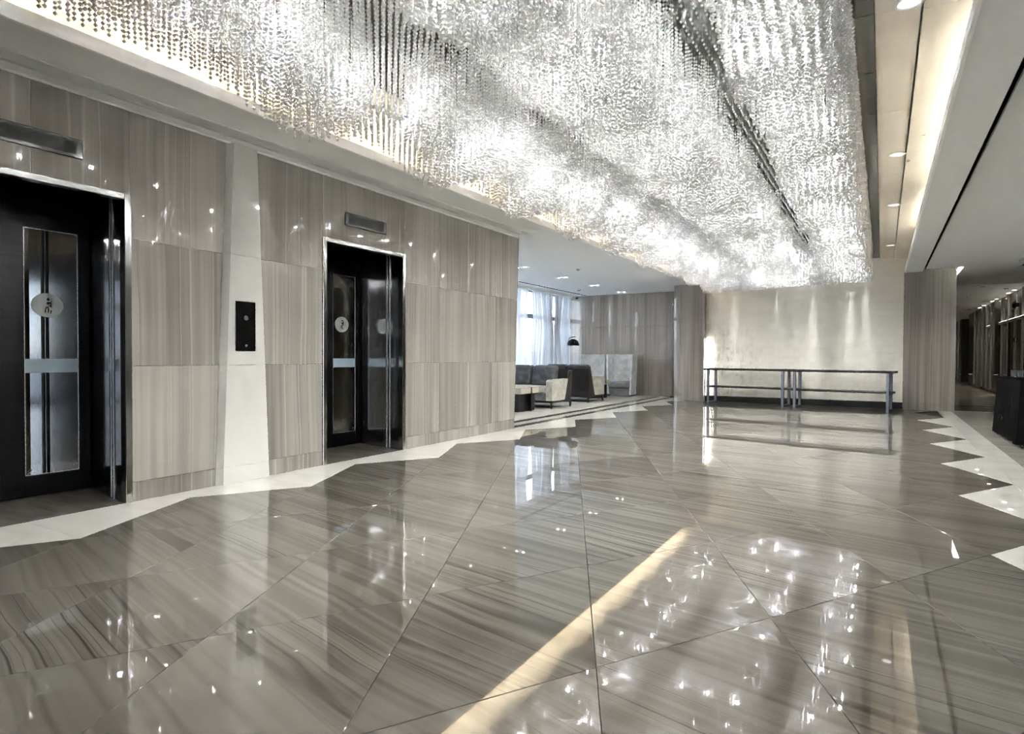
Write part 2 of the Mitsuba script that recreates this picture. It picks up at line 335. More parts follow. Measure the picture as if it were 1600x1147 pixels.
# lift doors
def ellipse_prism(ry, rz, y, z, x0, x1, n=40):
    t = np.arange(n) * 2 * np.pi / n
    return hull([(x, y + ry * math.cos(a), z + rz * math.sin(a)) for a in t for x in (x0, x1)])
def lift(y0, y1, where):
    d = key_of('door'); d = f'door_{1 if y0 < 3 else 2}'
    labels[d] = {'kind': 'structure', 'label': where}
    w, h = 0.05, 2.385
    XD, spl = -5.83, 0.15
    ya, yb = y0 + w, y1 - w
    # polished frame round the opening
    obj('frame', cat([box(-5.06, -4.985, y0, ya, 0, h, 0.003), box(-5.06, -4.985, yb, y1, 0, h, 0.003), box(-5.06, -4.985, ya, yb, h - 0.045, h, 0.003)]), 'mirror_steel', d)
    # splayed dark mirror reveals and head
    for s, yf in ((-1, ya), (1, yb)):
        m = hull([(-5.05, yf, 0), (-5.05, yf, 2.5), (XD, yf + s * spl, 0), (XD, yf + s * spl, 2.5), (-5.05, yf + s * 0.04, 0), (-5.05, yf + s * 0.04, 2.5), (XD, yf + s * (spl + 0.03), 0), (XD, yf + s * (spl + 0.03), 2.5)])
        obj('reveal', m, 'dark_mirror', d)
        for xx in (-5.235, -5.29):
            yy = yf + s * spl * (-5.05 - xx) / 0.78
            obj('reveal_strip', box(xx - 0.009, xx + 0.009, yy - 0.012, yy + 0.012, 0.0, 2.49, 0.002), 'chrome', d)
    obj('head_panel', cat([box(XD - 0.05, -5.05, ya - spl, yb + spl, 2.49, 2.52), box(XD - 0.02, XD + 0.03, ya - spl, yb + spl, 2.33, 2.49), box(XD - 0.02, XD + 0.012, ya - spl, yb + spl, 2.44, 2.5)]), 'dark_metal', d)
    obj('threshold', piece(rect(-5.86, -5.0, y0 - 0.1, y1 + 0.1), (0, 0, 0.001), (1, 0, 0), (0, 1, 0), thick=0.03, gap=0.0), 'dark_stone', d)
    # two leaves
    yl = yb + spl; yr0 = ya - spl
    seam = (yl + yr0) / 2
    for (a, b, side) in ((seam, yl - 0.012, 1), (yr0 + 0.012, seam, -1)):
        g1 = b - 0.10 if side > 0 else b - (seam - (seam))- 0.10
        if side > 0: ga, gb = yl - 0.485, yl - 0.10
        else: ga, gb = yr0 + 0.10, yr0 + 0.485
        leaf = obj('leaf', cat([box(XD - 0.04, XD, a + 0.002, ga, 0.012, 2.33, 0.002), box(XD - 0.04, XD, gb, b, 0.012, 2.33, 0.002), box(XD - 0.04, XD, ga, gb, 2.157, 2.33), box(XD - 0.04, XD, ga, gb, 0.012, 0.176)]), 'dark_metal', d)
        obj('glass_panel', box(XD - 0.03, XD - 0.004, ga, gb, 0.176, 2.157), 'black_glass', leaf)
        e = 0.006
        obj('glass_edge', cat([box(XD - 0.004, XD + 0.002, ga, ga + e, 0.176, 2.157), box(XD - 0.004, XD + 0.002, gb - e, gb, 0.176, 2.157), box(XD - 0.004, XD + 0.002, ga, gb, 2.157 - e, 2.157), box(XD - 0.004, XD + 0.002, ga, gb, 0.176, 0.176 + e)]), 'chrome', leaf)
        obj('frosted_band', box(XD - 0.004, XD - 0.002, ga + e, gb - e, 1.0, 1.112), 'frosted', leaf)
        for yy in (ga + 0.04, gb - 0.04): obj('screw_cap', sphere((XD - 0.003, yy, 0.22), 0.008, 1), 'chrome', leaf)
    return (yl - 0.2925)
y1c = lift(1.29, 2.58, 'left lift with dark glazed doors inside a mirror steel frame, cut by the frame edge')
y2c = lift(4.488, 5.78, 'right lift with dark glazed doors inside a mirror steel frame, beside the white pilaster')
def limb(pts, r):
    P = None
    for a, b in zip(pts[:-1], pts[1:]):
        from shapely.geometry import LineString
        s = LineString([a, b]).buffer(r, cap_style=2); P = s if P is None else P.union(s)
    return P
def sticker(y, z, label, flip=1):
    t = thing('warning_sticker', label, 'sticker')
    X = -5.834
    obj('disc', ellipse_prism(0.113, 0.098, y, z, X, X + 0.003), 'foil', t)
    # figure leaning on a door edge: head, bent body, two legs, the edge broken by the ring
    parts = [Point(0.004, 0.047).buffer(0.0115), Polygon([(-0.006, 0.026), (0.018, 0.028), (0.024, 0.020), (0.026, -0.016), (0.018, -0.014), (-0.008, 0.012)]).difference(Polygon([(0.008, 0.008), (0.015, 0.012), (0.015, -0.002)])),
             limb([(0.026, 0.054), (0.0245, -0.016)], 0.0022), limb([(-0.005, -0.012), (-0.014, -0.030), (-0.017, -0.062)], 0.0042), limb([(0.000, -0.012), (0.006, -0.030), (0.004, -0.062)], 0.0042), limb([(0.024, -0.040), (0.022, -0.066)], 0.0035)]
    m = cat([extr(g, 0.0012) for p in parts for g in (p.geoms if hasattr(p, 'geoms') else [p])])
    obj('pictogram', onplane(m, (X + 0.003, y, z), (0, 1, 0), (0, 0, 1)), 'black_print', t)
sticker(2.36, 1.548, 'round silver no-leaning sticker on the glass of the left lift door')
sticker(5.548, 1.538, 'round silver no-leaning sticker on the glass of the right lift door')
def indicator(ya, yb, label):
    t = thing('floor_indicator', label, 'display panel')
    z0, z1 = 2.56, 2.70
    obj('housing', box(-5.03, -4.985, ya, yb, z0, z1, 0.004), 'panel_metal', t)
    r = Polygon(rect(ya + 0.05, yb - 0.05, z0 + 0.024, z1 - 0.024)).buffer(-0.012).buffer(0.012)
    obj('screen', onplane(extr(r, 0.0015), (-4.985, 0, 0), (0, 1, 0), (0, 0, 1)), 'dark_screen', t)
    c = (ya + yb) / 2; zc = 2.63
    for s, yy in ((-1, c - 0.19), (1, c - 0.14)):
        a = limb([(0, -0.028), (0, 0.028)], 0.0035).union(limb([(-0.018, 0.006), (0, 0.026), (0.018, 0.006)], 0.003))
        if s < 0: a = affinity.rotate(a, 180, origin=(0, 0))
        obj('arrow', onplane(cat([extr(g, 0.0006) for g in (a.geoms if hasattr(a, 'geoms') else [a])]), (-4.9835, yy, zc), (0, 1, 0), (0, 0, 1)), 'faint_print', t)
    obj('digit_window', onplane(extr(Polygon(rect(c - 0.06, c + 0.03, zc - 0.03, zc + 0.03)), 0.0005), (-4.9835, 0, 0), (0, 1, 0), (0, 0, 1)), 'faint_print', t)
indicator(1.61, 2.25, 'long black lift floor display with faint arrows above the left lift')
indicator(4.80, 5.443, 'short black lift floor display above the right lift')
t = thing('call_plate', 'black lift call plate with a round button on the white pilaster', 'call plate')
obj('plate', box(-4.958, -4.948, 3.449, 3.652, 1.184, 1.633, 0.003), 'black_panel', t)
bt = obj('button', cyl((-4.949, 3.551, 1.485), (-4.944, 3.551, 1.485), 0.021, 24), 'chrome', t)
ring = Point(0, 0).buffer(0.016).difference(Point(0, 0).buffer(0.0115)).union(limb([(-0.007, -0.003), (0, 0.005), (0.007, -0.003)], 0.002))
obj('arrow_mark', onplane(cat([extr(g, 0.0008) for g in (ring.geoms if hasattr(ring, 'geoms') else [ring])]), (-4.944, 3.551, 1.485), (0, 1, 0), (0, 0, 1)), 'black_print', bt)
obj('key_switch', cyl((-4.949, 3.551, 1.234), (-4.943, 3.551, 1.234), 0.013, 20), 'chrome', t)
obj('pilot_light', cyl((-4.949, 3.58, 1.566), (-4.946, 3.58, 1.566), 0.005, 12), 'panel_metal', t)

# ------------------------------------------------------------------ end wall, pillars, lounge walls, corridor
WB = struct('wall_back', box(-4.1, 0.5, 16.4, 16.6, 0, 3.6), 'gold_wall', 'far wall covered in pale gold leaf squares')
BB = struct('baseboard_back', box(-3.95, 0.40, 16.37, 16.4, 0.0, 0.147, 0.004), 'black_lacquer', 'black skirting under the gold wall')
def pillar(name, xl, xr, line, label, left):
    k = thing(name, label, 'pillar')
    zz = (0.0, 0.15, 1.06, 2.045, ZC + 0.02)
    xf = lambda z: line[0] + (line[1] - line[0]) * z / ZC
    for i in range(4):
        z0, z1 = zz[i] + 0.001, zz[i + 1] - 0.001
        if left:
            main = [(x, y, z) for z in (z0, z1) for (x, y) in ((xf(z), 16.2), (xr, 16.2), (xr, 16.38), (xf(z), 16.38))]
            fac = [(x, y, z) for z in (z0, z1) for (x, y) in ((xf(z) - 0.001, 16.2), (xl, 16.2 + 0.48 * (xl - xf(z)) * -1), (xl, 16.42), (xf(z) - 0.001, 16.42))]
        else:
            main = [(x, y, z) for z in (z0, z1) for (x, y) in ((xl, 16.2), (xf(z), 16.2), (xf(z), 16.38), (xl, 16.38))]
            fac = [(x, y, z) for z in (z0, z1) for (x, y) in ((xf(z) + 0.001, 16.2), (xr, 16.2 + 0.06 * (xr - xf(z))), (xr, 16.42), (xf(z) + 0.001, 16.42))]
        obj('stone_block', hull(main), 'stone_pillar', k)
        obj('bevel_block', hull(fac), 'stone_pillar', k)
    obj('core', box(xl + 0.02, xr - 0.02, 16.3, 17.6, 0, 3.2), 'stone_pillar', k)
pillar('pillar', -4.75, -3.945, (-4.51, -4.64), 'polished stone pillar left of the gold wall with a pale reflecting bevel', True)
pillar('pillar', 0.40, 1.345, (1.07, 1.20), 'polished stone pillar right of the gold wall at the corridor corner', False)
WK = struct('wall_lounge', box(-8.7, -4.6, 17.67, 17.9, 0, 3.4), 'grout', 'lounge end wall of polished grey veined stone slabs')
xs = [-8.6, -7.75, -6.9, -6.05, -5.2, -4.7]
for i in range(5):
    for zi in range(4):
        z0, z1 = zs[zi], zs[zi + 1]
        obj('stone_slab', fw(rect(xs[i], xs[i + 1], z0, z1), 17.65), 'stone_pillar', WK)
struct('wall_corridor_left', box(0.6, 1.33, 17.6, 55, 0, 3.4), 'corridor_panel')
WC = struct('wall_corridor', cat([box(3.22, 3.5, 19.8, 33.0, 0, 3.4), box(3.2, 6.2, 19.6, 19.8, 0, 3.4), box(3.3, 5.0, 37.0, 37.2, 0, 3.4), box(3.3, 3.5, 37.2, 55, 0, 3.4), box(1.2, 3.4, 54.8, 55, 0, 3.4), box(4.8, 5.0, 33, 37, 0, 3.4), box(3.5, 5.0, 32.8, 33.0, 0, 3.4)]), 'corridor_panel', 'dark polished corridor wall with glowing vertical strips')
k = 0
ribs = [20.9, 21.98, 23.14, 24.25, 26.41, 27.49, 28.58, 29.7, 30.77]
edges = [19.8] + ribs + [33.0]
for a, b in zip(edges[:-1], edges[1:]):
    n = max(1, round((b - a) / 1.15))
    for i in range(n): obj('wall_panel', piece(rect(a + (b - a) * i / n, a + (b - a) * (i + 1) / n, 0, 2.80), (3.2, 0, 0), (0, -1, 0), (0, 0, 1), thick=0.02) if False else onplane(extr(Polygon(rect(-(a + (b - a) * (i + 1) / n) + 0.004, -(a + (b - a) * i / n) - 0.004, 0.1, ZC)), 0.02), (3.22, 0, 0), (0, -1, 0), (0, 0, 1)), 'corridor_panel', WC)
for y in ribs + [38.2, 39.6, 41.0, 42.4]:
    x = 3.2 if y < 35 else 3.3
    obj('metal_rib', box(x - 0.055, x, y - 0.04, y + 0.04, 0.1, ZC, 0.008), 'brass_rib', WC)
for y, s in ((21.63, 'nearest the frame edge'), (22.58, 'second from the frame edge'), (24.67, 'third from the frame edge'), (25.6, 'fourth from the frame edge'), (27.55, 'fifth from the frame edge'), (28.65, 'deepest in the corridor')):
    l = thing('corridor_downlight', f'small downlight at the head of the dark corridor wall, {s}', 'downlight', 'corridor wall downlights')
    obj('trim', lathe([(0.05, 0.0), (0.07, 0.0), (0.07, 0.012), (0.05, 0.012), (0.05, 0.0)], (3.09, y, ZC - 0.012), 16), 'chrome', l)
    obj('lens', cyl((3.09, y, ZC - 0.004), (3.09, y, ZC - 0.002), 0.048, 16), 'lamp_white', l); scene[l + '__lens']['emitter'] = emit(9.0, 8.6, 7.9)
for i, y in enumerate(ribs[1:] + [38.2, 39.6]):  # unseen lamps, placed to light the rib faces from above
    x = 3.2 if y < 35 else 3.3
    obj('unseen_rib_lamp', box(x - 0.07, x - 0.03, y - 0.18, y - 0.14, ZC - 0.02, ZC - 0.002), 'chrome', WC)
    scene[f'unseen_rib_spot_{i:03d}'] = {'type': 'spot', 'intensity': rgb(SPOTS, SPOTS * 0.94, SPOTS * 0.82), 'cutoff_angle': 40.0, 'beam_width': 12.0,
                                    'to_world': T().look_at(origin=[x - 0.05, y - 0.16, ZC - 0.03], target=[x - 0.03, y - 0.04, 2.5], up=[1, 0, 0])}
for (a, b) in ((20.2, 22.9), (23.1, 24.6), (26.4, 27.3)):
    h = obj('door_head', box(3.13, 3.2, a, b, 2.20, 2.27, 0.004), 'brass_rib', WC)
    l = obj('lit_head_glow', box(3.14, 3.19, a + 0.02, b - 0.02, 2.271, 2.279), 'lamp_white', WC); scene[l]['emitter'] = emit(0.9, 0.85, 0.75)  # emissive bar stands in for light caught on the door head
for y in (20.6, 23.0, 24.62, 28.7): obj('door_jamb', box(3.16, 3.2, y - 0.05, y + 0.05, 0.0, 2.2, 0.004), 'black_lacquer', WC)
for i, y in enumerate((20.4, 23.5, 26.5, 29.6, 33.0, 36.0, 39.0, 42.0)):  # added fill spots with ring trims, brightening the whole corridor
    obj('fill_lamp_trim', lathe([(0.03, 0.0), (0.045, 0.0), (0.045, 0.01), (0.03, 0.01), (0.03, 0.0)], (2.25, y, ZC - 0.01), 16), 'chrome', WC)
    scene[f'corridor_fill_spot_{i:03d}'] = {'type': 'spot', 'intensity': rgb(1.5, 1.44, 1.3), 'cutoff_angle': 65.0, 'beam_width': 25.0, 'to_world': T().look_at(origin=[2.25, y, ZC - 0.02], target=[2.25, y, 0.0], up=[1, 0, 0])}
struct('door_3', box(3.32, 3.78, 36.93, 37.0, 0, 2.7, 0.01), 'dark_wood', 'dark wooden door at the far end of the corridor')
t = thing('alarm_bell', 'round black alarm bell high on the corridor wall', 'alarm bell')
obj('bell', lathe([(0.001, 0), (0.10, 0), (0.11, 0.03), (0.085, 0.07), (0.03, 0.09), (0.001, 0.092)], n=24).apply_transform(trimesh.transformations.rotation_matrix(-math.pi / 2, [0, 1, 0])).apply_translation((3.14, 21.74, 2.62)), 'black_lacquer', t, smooth=40)
obj('base', box(3.13, 3.2, 21.68, 21.80, 2.56, 2.68, 0.01), 'black_lacquer', t)
t = thing('call_point', 'small dark red box on the corridor wall below the alarm bell', 'call point')
M('dark_red', rplastic((0.05, 0.008, 0.008), 0.2))
obj('box', box(3.13, 3.2, 21.70, 21.95, 1.60, 1.72, 0.01), 'dark_red', t); obj('cover', box(3.12, 3.14, 21.60, 21.69, 1.60, 1.72, 0.004), 'chrome', t)

# rest of the shell (behind and beside the camera)
struct('wall_right', cat([box(5.5, 5.7, -6, 0.95, 0, 3.6), box(5.5, 5.7, 2.7, 19.8, 0, 3.6), box(5.5, 5.7, -6, 19.8, 3.0, 3.6)]), 'corridor_panel')
struct('wall_rear', cat([box(-5.2, 3.57, -6.0, -5.8, 0, 3.6), box(5.3, 5.7, -6.0, -5.8, 0, 3.6), box(3.57, 5.3, -6.0, -5.8, 3.0, 3.6)]), 'stone_wall_2')
def window(n, plane, a, b, z0, z1, label, at, mull):
    w = f'window_{n}'; labels[w] = {'kind': 'structure', 'label': label}
    def B(u0, u1, v0, v1, d0, d1): return box(at + d0, at + d1, u0, u1, v0, v1) if plane == 'x' else box(u0, u1, at + d0, at + d1, v0, v1)
    fr = [B(a, b, z0, z0 + 0.06, -0.03, 0.03), B(a, b, z1 - 0.06, z1, -0.03, 0.03), B(a, a + 0.06, z0, z1, -0.03, 0.03), B(b - 0.06, b, z0, z1, -0.03, 0.03)]
    obj('frame', cat(fr), 'frame_grey', w)
    us = np.arange(a + mull, b - 0.2, mull)
    for u in us: obj('mullion', B(u - 0.035, u + 0.035, z0 + 0.06, z1 - 0.06, -0.03, 0.03), 'frame_grey', w)
    obj('transom', B(a + 0.06, b - 0.06, 2.22, 2.34, -0.028, 0.028), 'frame_grey', w)
    ed = [a + 0.06] + list(us) + [b - 0.06]
    for u, v in zip(ed[:-1], ed[1:]):
        for (c, d) in ((z0 + 0.06, 2.22), (2.34, z1 - 0.06)):
            if plane == 'x': V4 = [(at, u, c), (at, v, c), (at, v, d), (at, u, d)]
            else: V4 = [(u, at, c), (v, at, c), (v, at, d), (u, at, d)]
            obj('pane', trimesh.Trimesh(V4, [[0, 1, 2], [0, 2, 3]], process=False), 'pane', w)
window(1, 'x', 8.6, 17.6, 0.0, 3.02, 'tall daylit lounge window wall behind the sheer curtains', -8.55, 1.5)
window(2, 'x', 0.95, 2.7, 0.0, 3.0, 'tall unseen curtained window in the wall opposite the lifts, placed for its reflection', 5.6, 0.85)  # out of view, set where the lift reveals mirror it
window(3, 'y', 3.57, 5.3, 0.0, 3.0, 'tall unseen window in the rear wall behind the viewer, placed for its reflection', -5.9, 0.36)  # out of view, sized for the pale strip mirrored in the left lift glass
obj('handrail', box(-8.47, -8.43, 8.7, 17.5, 1.22, 1.25), 'frame_grey', 'window_1')
struct('wall_lounge_side', cat([box(-8.7, -8.45, 8.2, 17.7, 3.0, 3.4), box(-8.7, -5.2, 8.30, 8.36, 0, 3.4)]), 'plaster')

for zi in range(4):                        # white tapered pilaster opposite the lifts
    z0, z1 = zs[zi], zs[zi + 1]; w0, w1 = 0.36 - 0.03 * z0, 0.36 - 0.03 * z1
    obj('pilaster_block', hull([(x, 0.42 + s * w, z) for (z, w) in ((z0 + 0.001, w0), (z1 - 0.001, w1)) for s in (-1, 1) for x in (5.45, 5.51)]), 'marble_wall', 'wall_right')
# ------------------------------------------------------------------ ceiling
def tray(x0, x1, y0, y1, z, t=0.03): return box(x0, x1, y0, y1, z, z + t)
CE = struct('ceiling', cat([tray(-5.1, -4.856, -6, 8.268, ZC), tray(-4.658, -4.24, -6, 8.268, ZC), tray(-8.6, -4.24, 8.268, 16.4, ZC), tray(-8.6, -4.3, 16.4, 17.7, ZC), tray(-5.1, -4.24, -6, -3, ZC)]), 'plaster', 'painted plaster ceiling with a long gilded recess over the hall')
obj('soffit', box(0.43, 0.735, -6, 16.2, ZC, ZC + 0.03), 'plaster', CE)
obj('soffit', cat([box(0.785, 1.33, -6, 15.9, ZC + 0.02, ZC + 0.05), box(1.33, 1.46, -6, 15.9, ZC + 0.02, ZC + 0.05), box(1.46, 6.2, -6, 19.8, ZC + 0.02, ZC + 0.05), box(1.46, 5.2, 19.8, 55, ZC, ZC + 0.03), box(1.3, 1.47, 18.2, 55, ZC, ZC + 0.03)]), 'plaster', CE)
obj('shadow_groove', cat([box(0.72, 0.80, -6, 16.2, ZC + 0.12, ZC + 0.14), box(0.72, 0.735, -6, 16.2, ZC + 0.03, ZC + 0.12), box(0.785, 0.80, -6, 16.2, ZC + 0.05, ZC + 0.12)]), 'slot_black', CE)
obj('cove_lip', box(-4.24, -4.215, -3, 16.4, ZC - 0.004, ZC + 0.085, 0.002), 'plaster_white', CE)
obj('cove_lip', box(0.405, 0.43, -3, 16.2, ZC - 0.004, ZC + 0.085, 0.002), 'plaster_white', CE)
obj('wall_trim', box(-5.0, -4.97, -6, 8.5, ZC - 0.012, ZC + 0.01, 0.003), 'plaster', CE)
obj('curtain_slot', box(-7.93, -7.87, 8.6, 17.6, ZC - 0.003, ZC + 0.01), 'slot_black', CE)
# coffer: gilded margins and black mirror panels
ys = [-3.0 + i * 1.94 for i in range(11)]
for y0, y1 in zip(ys[:-1], ys[1:]):
    obj('gilded_panel', down(rect(-0.07, 0.19, y0, y1), 3.417, thick=0.02, gap=0.001), 'gold_leaf', CE)
    obj('gilded_panel', down(rect(0.20, 0.80, y0, y1), 3.38, thick=0.06, gap=0.001), 'gold_leaf', CE)
    obj('gilded_panel', down(rect(-3.96, -3.70, y0, y1), 3.417, thick=0.02, gap=0.001), 'gold_leaf', CE)
    obj('gilded_panel', down(rect(-4.62, -3.97, y0, y1), 3.38, thick=0.06, gap=0.001), 'gold_leaf', CE)
obj('cove_back', cat([box(-4.65, -4.62, -3, 16.4, ZC + 0.03, 3.45), box(0.80, 0.83, -3, 16.4, ZC + 0.14, 3.45)]), 'gold_leaf', CE)
xm = np.linspace(-3.70, -0.07, 4)
ym = [-3.0 + 0.97 * i for i in range(21)]
for i in range(3):
    for y0, y1 in zip(ym[:-1], ym[1:]):
        m = down(rect(xm[i], xm[i + 1], y0, min(y1, 16.4)), 3.425, thick=0.015, gap=0.002)
        tl = rng.normal(0, 0.0009, 2); c = m.vertices[:, :2].mean(0); m.vertices[:, 2] += (m.vertices[:, :2] - c) @ tl
        obj('mirror_panel', m, 'black_mirror', CE)
obj('roof', box(-9, 6.5, -6.2, 55.2, 3.5, 3.6), 'plaster', CE)
obj('coffer_end', box(-5.1, 0.9, -3.1, -3.0, ZC, 3.5), 'gold_leaf', CE)
# LED strips lying in the coves
def led(name, m, c, parent):
    k = obj(name, m, 'lamp_white', parent); scene[k]['emitter'] = emit(*c); return k
WARM = np.array([1.0, 0.96, 0.88])
L1 = thing('cove_light', 'warm light strip hidden in the left ceiling cove', 'light strip')
for a in np.arange(-2.5, 16.0, 2.3): led('strip', box(-4.50, -4.46, a, a + 2.2, ZC + 0.035, ZC + 0.05), WARM * COVE, L1)
L2 = thing('cove_light', 'warm light strip hidden in the right ceiling cove', 'light strip')
for a, b in ((5.2, 7.2), (7.25, 9.3), (10.4, 12.6)): led('strip', box(0.52, 0.56, a, b, ZC + 0.035, ZC + 0.05), WARM * COVE * 0.62, L2)
L3 = thing('wall_light_strip', 'bright vertical light strip beside the left pillar grazing the gold wall', 'light strip')
obj('holder', box(-3.945, -3.925, 16.30, 16.34, 0.15, 1.66), 'chrome', L3)
led('tube', box(-3.924, -3.915, 16.302, 16.338, 0.16, 1.62), WARM * WALLSTRIP, L3)
TR = obj('light_trough', cat([box(1.33, 1.345, 15.9, 18.2, ZC, 3.3), box(1.445, 1.46, 15.9, 18.2, ZC + 0.02, 3.3)]), 'plaster_white', CE)
led('trough_lamp', box(1.34, 1.45, 15.95, 18.15, 3.28, 3.29), (9.0, 9.0, 8.4), CE)
# linear air grille over the lifts
t = thing('air_grille', 'long narrow white air grille in the soffit above the lifts', 'ceiling vent')
obj('frame', cat([box(-4.858, -4.846, -6, 8.268, ZC - 0.006, ZC + 0.03), box(-4.668, -4.656, -6, 8.268, ZC - 0.006, ZC + 0.03), box(-4.858, -4.656, 8.26, 8.272, ZC - 0.006, ZC + 0.03)]), 'plaster', t)
for i in range(7): obj('slat', box(-4.833 + i * 0.0235, -4.833 + i * 0.0235 + 0.013, -6, 8.26, ZC - 0.002 + (0.006 if i in (0,) else 0), ZC + 0.03), 'plaster', t)
obj('duct', box(-4.85, -4.66, -6, 8.26, ZC + 0.07, ZC + 0.09), 'slot_black', t)
# downlights
def downlight(x, y, z, r, label, group, em, twin=False):
    l = thing('downlight', label, 'downlight', group)
    obj('trim', lathe([(r * 0.78, 0.0), (r, 0.0), (r, 0.012), (r * 0.78, 0.012), (r * 0.78, 0.0)], (x, y, z - 0.008), 24), 'lamp_white', l)
    led('lens', cyl((x, y, z - 0.003), (x, y, z - 0.001), r * 0.76, 24), em, l)
for y, s in ((4.7, 'nearest of the row'), (8.12, 'second of the row'), (10.77, 'third of the row'), (14.59, 'farthest of the row')):
    downlight(0.12, y, 3.417, 0.085, f'round white downlight in the right gilded ceiling margin, {s}', 'downlights in the gilded margin', (0.19, 0.18, 0.17))
for (x, y), s in (((-6.57, 11.3), 'nearest, by the end of the lift wall'), ((-6.57, 13.27), 'second from the lift wall'), ((-6.55, 15.14), 'third from the lift wall'), ((-6.54, 17.07), 'close to the end wall')):
    l = thing('twin_downlight', f'recessed twin ceiling spotlight over the lounge, {s}', 'spotlight', 'lounge ceiling spotlights')
    obj('frame', cat([box(x - 0.17, x + 0.17, y - 0.09, y + 0.09, ZC - 0.004, ZC + 0.01, 0.002)]), 'plaster_white', l)
    for dx in (-0.085, 0.085):
        obj('can', cyl((x + dx, y, ZC - 0.006), (x + dx, y, ZC - 0.001), 0.06, 20), 'black_lacquer', l)
        e = 700.0 if y > 17 else 400.0
        if y > 17 and dx < 0: e = 100.0
        led('lamp', cyl((x + dx, y, ZC - 0.009), (x + dx, y, ZC - 0.0065), 0.022, 16), (e, e * 0.97, e * 0.9), l)
for nm, x, y, lb in (('smoke_detector', -5.64, 12.17, 'small round smoke detector on the lounge ceiling nearer the hall'), ('smoke_detector', -7.39, 15.98, 'small round smoke detector on the lounge ceiling nearer the window'), ('ceiling_speaker', 2.84, 21.1, 'grey round ceiling speaker at the corridor mouth'), ('ceiling_fitting', 2.83, 29.4, 'small round ceiling fitting farther down the corridor'), ('ceiling_fitting', 2.83, 31.9, 'small round ceiling fitting deepest in the corridor')):
    obj_k = obj(nm, lathe([(0.001, -0.035), (0.035, -0.034), (0.05, -0.02), (0.06, 0.0), (0.001, 0.0)], (x, y, ZC), 24), 'grey_plastic', smooth=40)
    tag(obj_k, lb, {'smoke_detector': 'smoke detector', 'ceiling_speaker': 'speaker'}.get(nm, 'ceiling fitting'))
t = thing('ceiling_box', 'small grey box hanging from the ceiling at the right edge', 'ceiling box')
obj('case', box(2.24, 2.52, 15.0, 15.3, 2.93, 3.06, 0.01), 'grey_plastic', t)
obj('lens', box(2.26, 2.40, 14.985, 15.1, 2.915, 2.935, 0.004), 'black_lacquer', t)
t = thing('security_camera', 'small black dome camera under the ceiling in the lounge window corner', 'security camera')
obj('dome', sphere((-8.2, 17.56, 2.985), 0.05, 2), 'black_panel', t, smooth=True); obj('mount', cyl((-8.2, 17.56, 2.985), (-8.2, 17.56, 3.035), 0.055, 20), 'grey_plastic', t)

# ------------------------------------------------------------------ chandelier
CH = thing('chandelier', 'huge chandelier of hanging crystal bead strands filling the ceiling recess', 'chandelier')
ZT = 3.40
def sm(a, b, x): t = np.clip((x - a) / (b - a), 0, 1); return t * t * (3 - 2 * t)
def zb(x, y):
    edge = 2.67 - 0.085 * np.cos(2 * np.pi * (y - 2.85) / 1.42 + 1.2 * (x + 3.45)) + 0.15 * sm(2.2, 1.4, y)
    end = sm(12.7, 13.3, y)
    mid = (0.46 * sm(-1.65, -2.55, x) * (1 - sm(-2.58, -2.82, x)) + 0.05 * sm(-1.2, -1.5, x)) * (1 - end)
    g = x + 0.985 + 0.018 * (y - 3.5) + 0.03 * np.sin(2 * np.pi * y / 1.9 + 0.5)
    gap = np.exp(-np.abs(g / 0.205) ** 8) * 0.80 * (1 - end)
    r = 0.015 * np.sin(x * 37.7 + y * 51.3)
    return np.minimum(edge + gap + mid + r, 3.355)
bulbs = []
for bx, off in ((-3.25, 0.0), (-2.88, 0.3), (-2.2, 0.1), (-1.8, 0.35), (-1.42, 0.2), (-0.62, 0.2), (-0.36, 0.45)):
    for by in np.arange(1.35 + off, 14.2, 0.6): bulbs.append((bx, by + rng.uniform(-.05, .05), min(3.28, float(zb(np.array(bx), np.array(by))) + 0.22 + rng.uniform(-0.05, 0.06))))
for bx in np.arange(-2.6, -0.3, 0.45): bulbs.append((bx, 13.75, 3.1))
bulbs = np.array(bulbs)
SP, PITCH_B = 0.062, 0.0255
gx = np.arange(-3.45, -0.165, 0.057); gy = np.arange(1.25, 14.42, SP)
strands = []
for ix, x in enumerate(gx):
    for iy, y in enumerate(gy):
        xx, yy = x + rng.normal(0, 0.004), y + rng.normal(0, 0.004)
        z = float(zb(np.array(xx), np.array(yy)))
        d2 = ((bulbs[:, :2] - (xx, yy)) ** 2).sum(1)
        if d2.min() < 0.038 ** 2: continue
        strands.append((xx, yy, z, math.hypot(xx, yy)))
strands.sort(key=lambda s: s[3])
# a faceted bead: hexagonal belt, pointed ends
t6 = np.arange(6) * np.pi / 3; t5 = np.arange(4) * np.pi / 2
def bead(n, r, h):
    t = np.arange(n) * 2 * np.pi / n
    v = np.vstack([[(0, 0, h)], np.c_[r * np.cos(t), r * np.sin(t), np.full(n, 0.0)], [(0, 0, -h)]])
    f = [[0, 1 + i, 1 + (i + 1) % n] for i in range(n)] + [[n + 1, 1 + (i + 1) % n, 1 + i] for i in range(n)]
    return v, np.array(f)
def bead2(n, r, h):                        # two belts
    t = np.arange(n) * 2 * np.pi / n
    v = np.vstack([[(0, 0, h)], np.c_[r * np.cos(t), r * np.sin(t), np.full(n, h * 0.38)], np.c_[r * np.cos(t), r * np.sin(t), np.full(n, -h * 0.38)], [(0, 0, -h)]])
    f = [[0, 1 + i, 1 + (i + 1) % n] for i in range(n)] + [[2 * n + 1, n + 1 + (i + 1) % n, n + 1 + i] for i in range(n)]
    for i in range(n): f += [[1 + i, n + 1 + i, n + 1 + (i + 1) % n], [1 + i, n + 1 + (i + 1) % n, 1 + (i + 1) % n]]
    return v, np.array(f)
